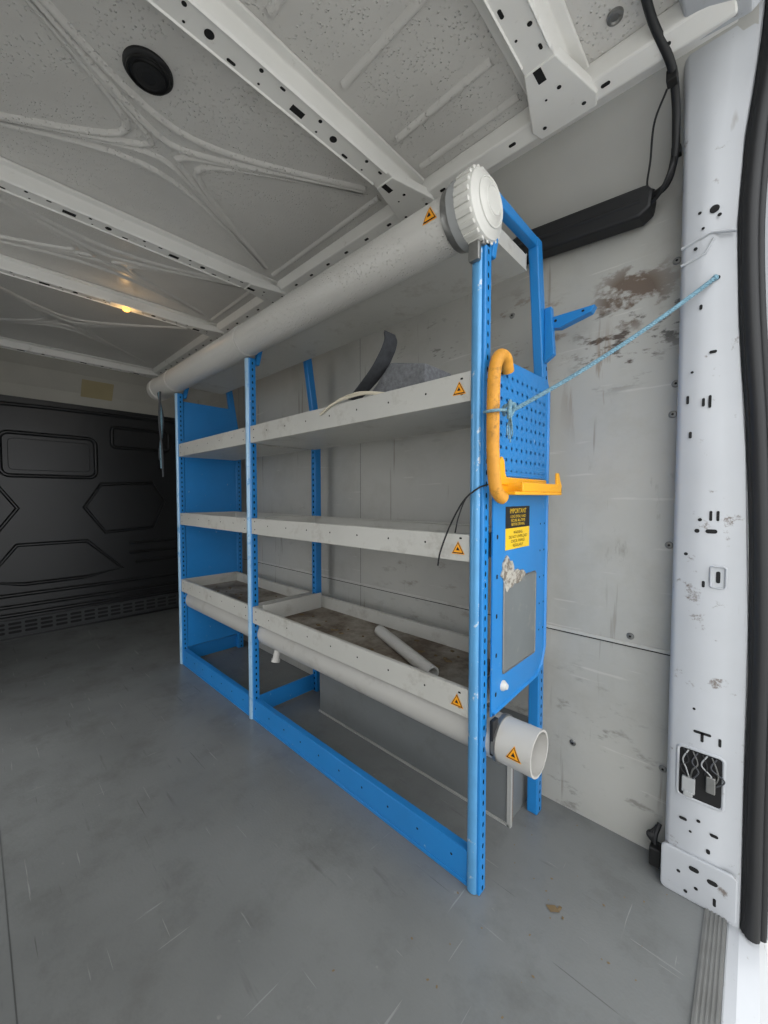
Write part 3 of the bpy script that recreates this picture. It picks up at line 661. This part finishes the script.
# ------------------------------------------------------------------ loose items
fb = empty('foam_block')
prism('block', fb, [(-0.97, 1.2495), (-0.735, 1.2495), (-0.735, 1.405), (-0.88, 1.440), (-0.97, 1.36)], 1, 0.96, 1.10, m_foam, bev=0.005)
fs2 = empty('felt_strap')
bm = bmesh.new()
path = cat([(-1.02, 0.93, 1.335), (-0.97, 0.94, 1.375), (-0.92, 0.945, 1.415), (-0.885, 0.95, 1.46), (-0.87, 0.955, 1.50), (-0.88, 0.96, 1.53)], 8)
prev = None
for i, p in enumerate(path):
    w = 0.030+0.008*math.sin(3.1*i/len(path))
    row = [bm.verts.new(p+Vector((0, -w, -0.002))), bm.verts.new(p+Vector((-0.01, w, 0.004))), bm.verts.new(p+Vector((-0.006, w, 0.010))), bm.verts.new(p+Vector((0.004, -w, 0.004)))]
    if prev:
        for k in range(4): bm.faces.new((prev[k], prev[(k+1) % 4], row[(k+1) % 4], row[k]))
    else: bm.faces.new(row)
    prev = row
bm.faces.new(prev[::-1])
mk('strap', fs2, bm, m_felt, smooth=True)
cp = empty('coiled_tape')
pipe('coil_1', cp, [(-1.10, 0.842, 1.285), (-1.03, 0.842, 1.310), (-0.94, 0.842, 1.318), (-0.86, 0.845, 1.315), (-0.80, 0.87, 1.300), (-0.84, 0.93, 1.315), (-0.95, 0.94, 1.32), (-1.06, 0.90, 1.315)], 0.004, m_tape, 8)
pipe('coil_2', cp, [(-1.06, 0.842, 1.30), (-0.99, 0.842, 1.32), (-0.91, 0.842, 1.325), (-0.84, 0.85, 1.315), (-0.81, 0.89, 1.31), (-0.90, 0.945, 1.32)], 0.003, m_tape, 8)
pp = empty('loose_white_pipe')
d = Vector((-1.055, 1.09, 0.483))-Vector((-0.68, 0.93, 0.483))
lathe('pipe', pp, [(0, 0.016), (0, 0.021), (d.length, 0.021), (d.length, 0.016), (0, 0.016)], (-0.68, 0.93, 0.4775), d, m_pvc, 32)
bm = bmesh.new(); random.seed(11)
for i in range(70):
    x = random.uniform(-2.4, -0.56); y = random.uniform(0.88, 1.16); s = random.uniform(0.003, 0.011)
    if abs(x+1.62) < 0.10: continue
    a = random.uniform(0, 3.1); z = 0.4562
    q = [Vector((math.cos(a+k*1.57)*s*(1 if k % 2 else 1.7), math.sin(a+k*1.57)*s, 0)) for k in range(4)]
    A4 = [bm.verts.new(Vector((x, y, z))+v) for v in q]; B4 = [bm.verts.new(Vector((x, y, z+0.003))+v*0.8) for v in q]
    bm.faces.new(A4); bm.faces.new(B4[::-1])
    for k in range(4): bm.faces.new((A4[k], A4[(k+1) % 4], B4[(k+1) % 4], B4[k]))
mk('debris_chips', rk, bm, m_leaf)
lf = empty('floor_debris')
bm = bmesh.new()
D = [(-0.330, 0.945, 0.011, 0.3), (-0.318, 0.957, 0.007, 1.2), (-0.36, 1.02, 0.003, 0.4), (-0.62, 0.5, 0.003, 1), (-0.305, 0.94, 0.004, 2)]
random.seed(21)
for i in range(34):
    D.append((random.uniform(-0.55, -0.1), random.uniform(0.6, 1.25), random.uniform(0.0012, 0.003), random.uniform(0, 3)))
for (x, y, s, a) in D:
    q = [Vector((math.cos(a+k*1.05)*s*(1.5 if k % 3 == 0 else 0.6), math.sin(a+k*1.05)*s, 0.001+0.002*(k % 2)*(1 if s > 0.004 else 0.2))) for k in range(6)]
    bm.faces.new([bm.verts.new(Vector((x, y, 0.0005))+v) for v in q])
mk('leaf_bits', lf, bm, m_leaf, recalc=False)

# ------------------------------------------------------------------ outside
box('ground', None, (-20, -20, -0.70), (20, 20, -0.65), m_gnd)
w = bpy.data.worlds.new('overcast_sky'); S.world = w; w.use_nodes = True
bg = w.node_tree.nodes['Background']; bg.inputs[0].default_value = (0.97, 0.985, 1.0, 1); bg.inputs[1].default_value = 2.65

# ------------------------------------------------------------------ camera
cd = bpy.data.cameras.new('camera'); cam = bpy.data.objects.new('camera', cd); S.collection.objects.link(cam)
cd.sensor_fit = 'VERTICAL'; cd.sensor_height = 36; cd.lens = 392/1024*36; cd.clip_start = 0.01
yaw = math.radians(46.6); pit = math.radians(2.2)
f = Vector((-math.cos(yaw)*math.cos(pit), math.sin(yaw)*math.cos(pit), -math.sin(pit)))
cam.location = (0, 0, 1.0); cam.rotation_euler = f.to_track_quat('-Z', 'Y').to_euler()
S.camera = cam
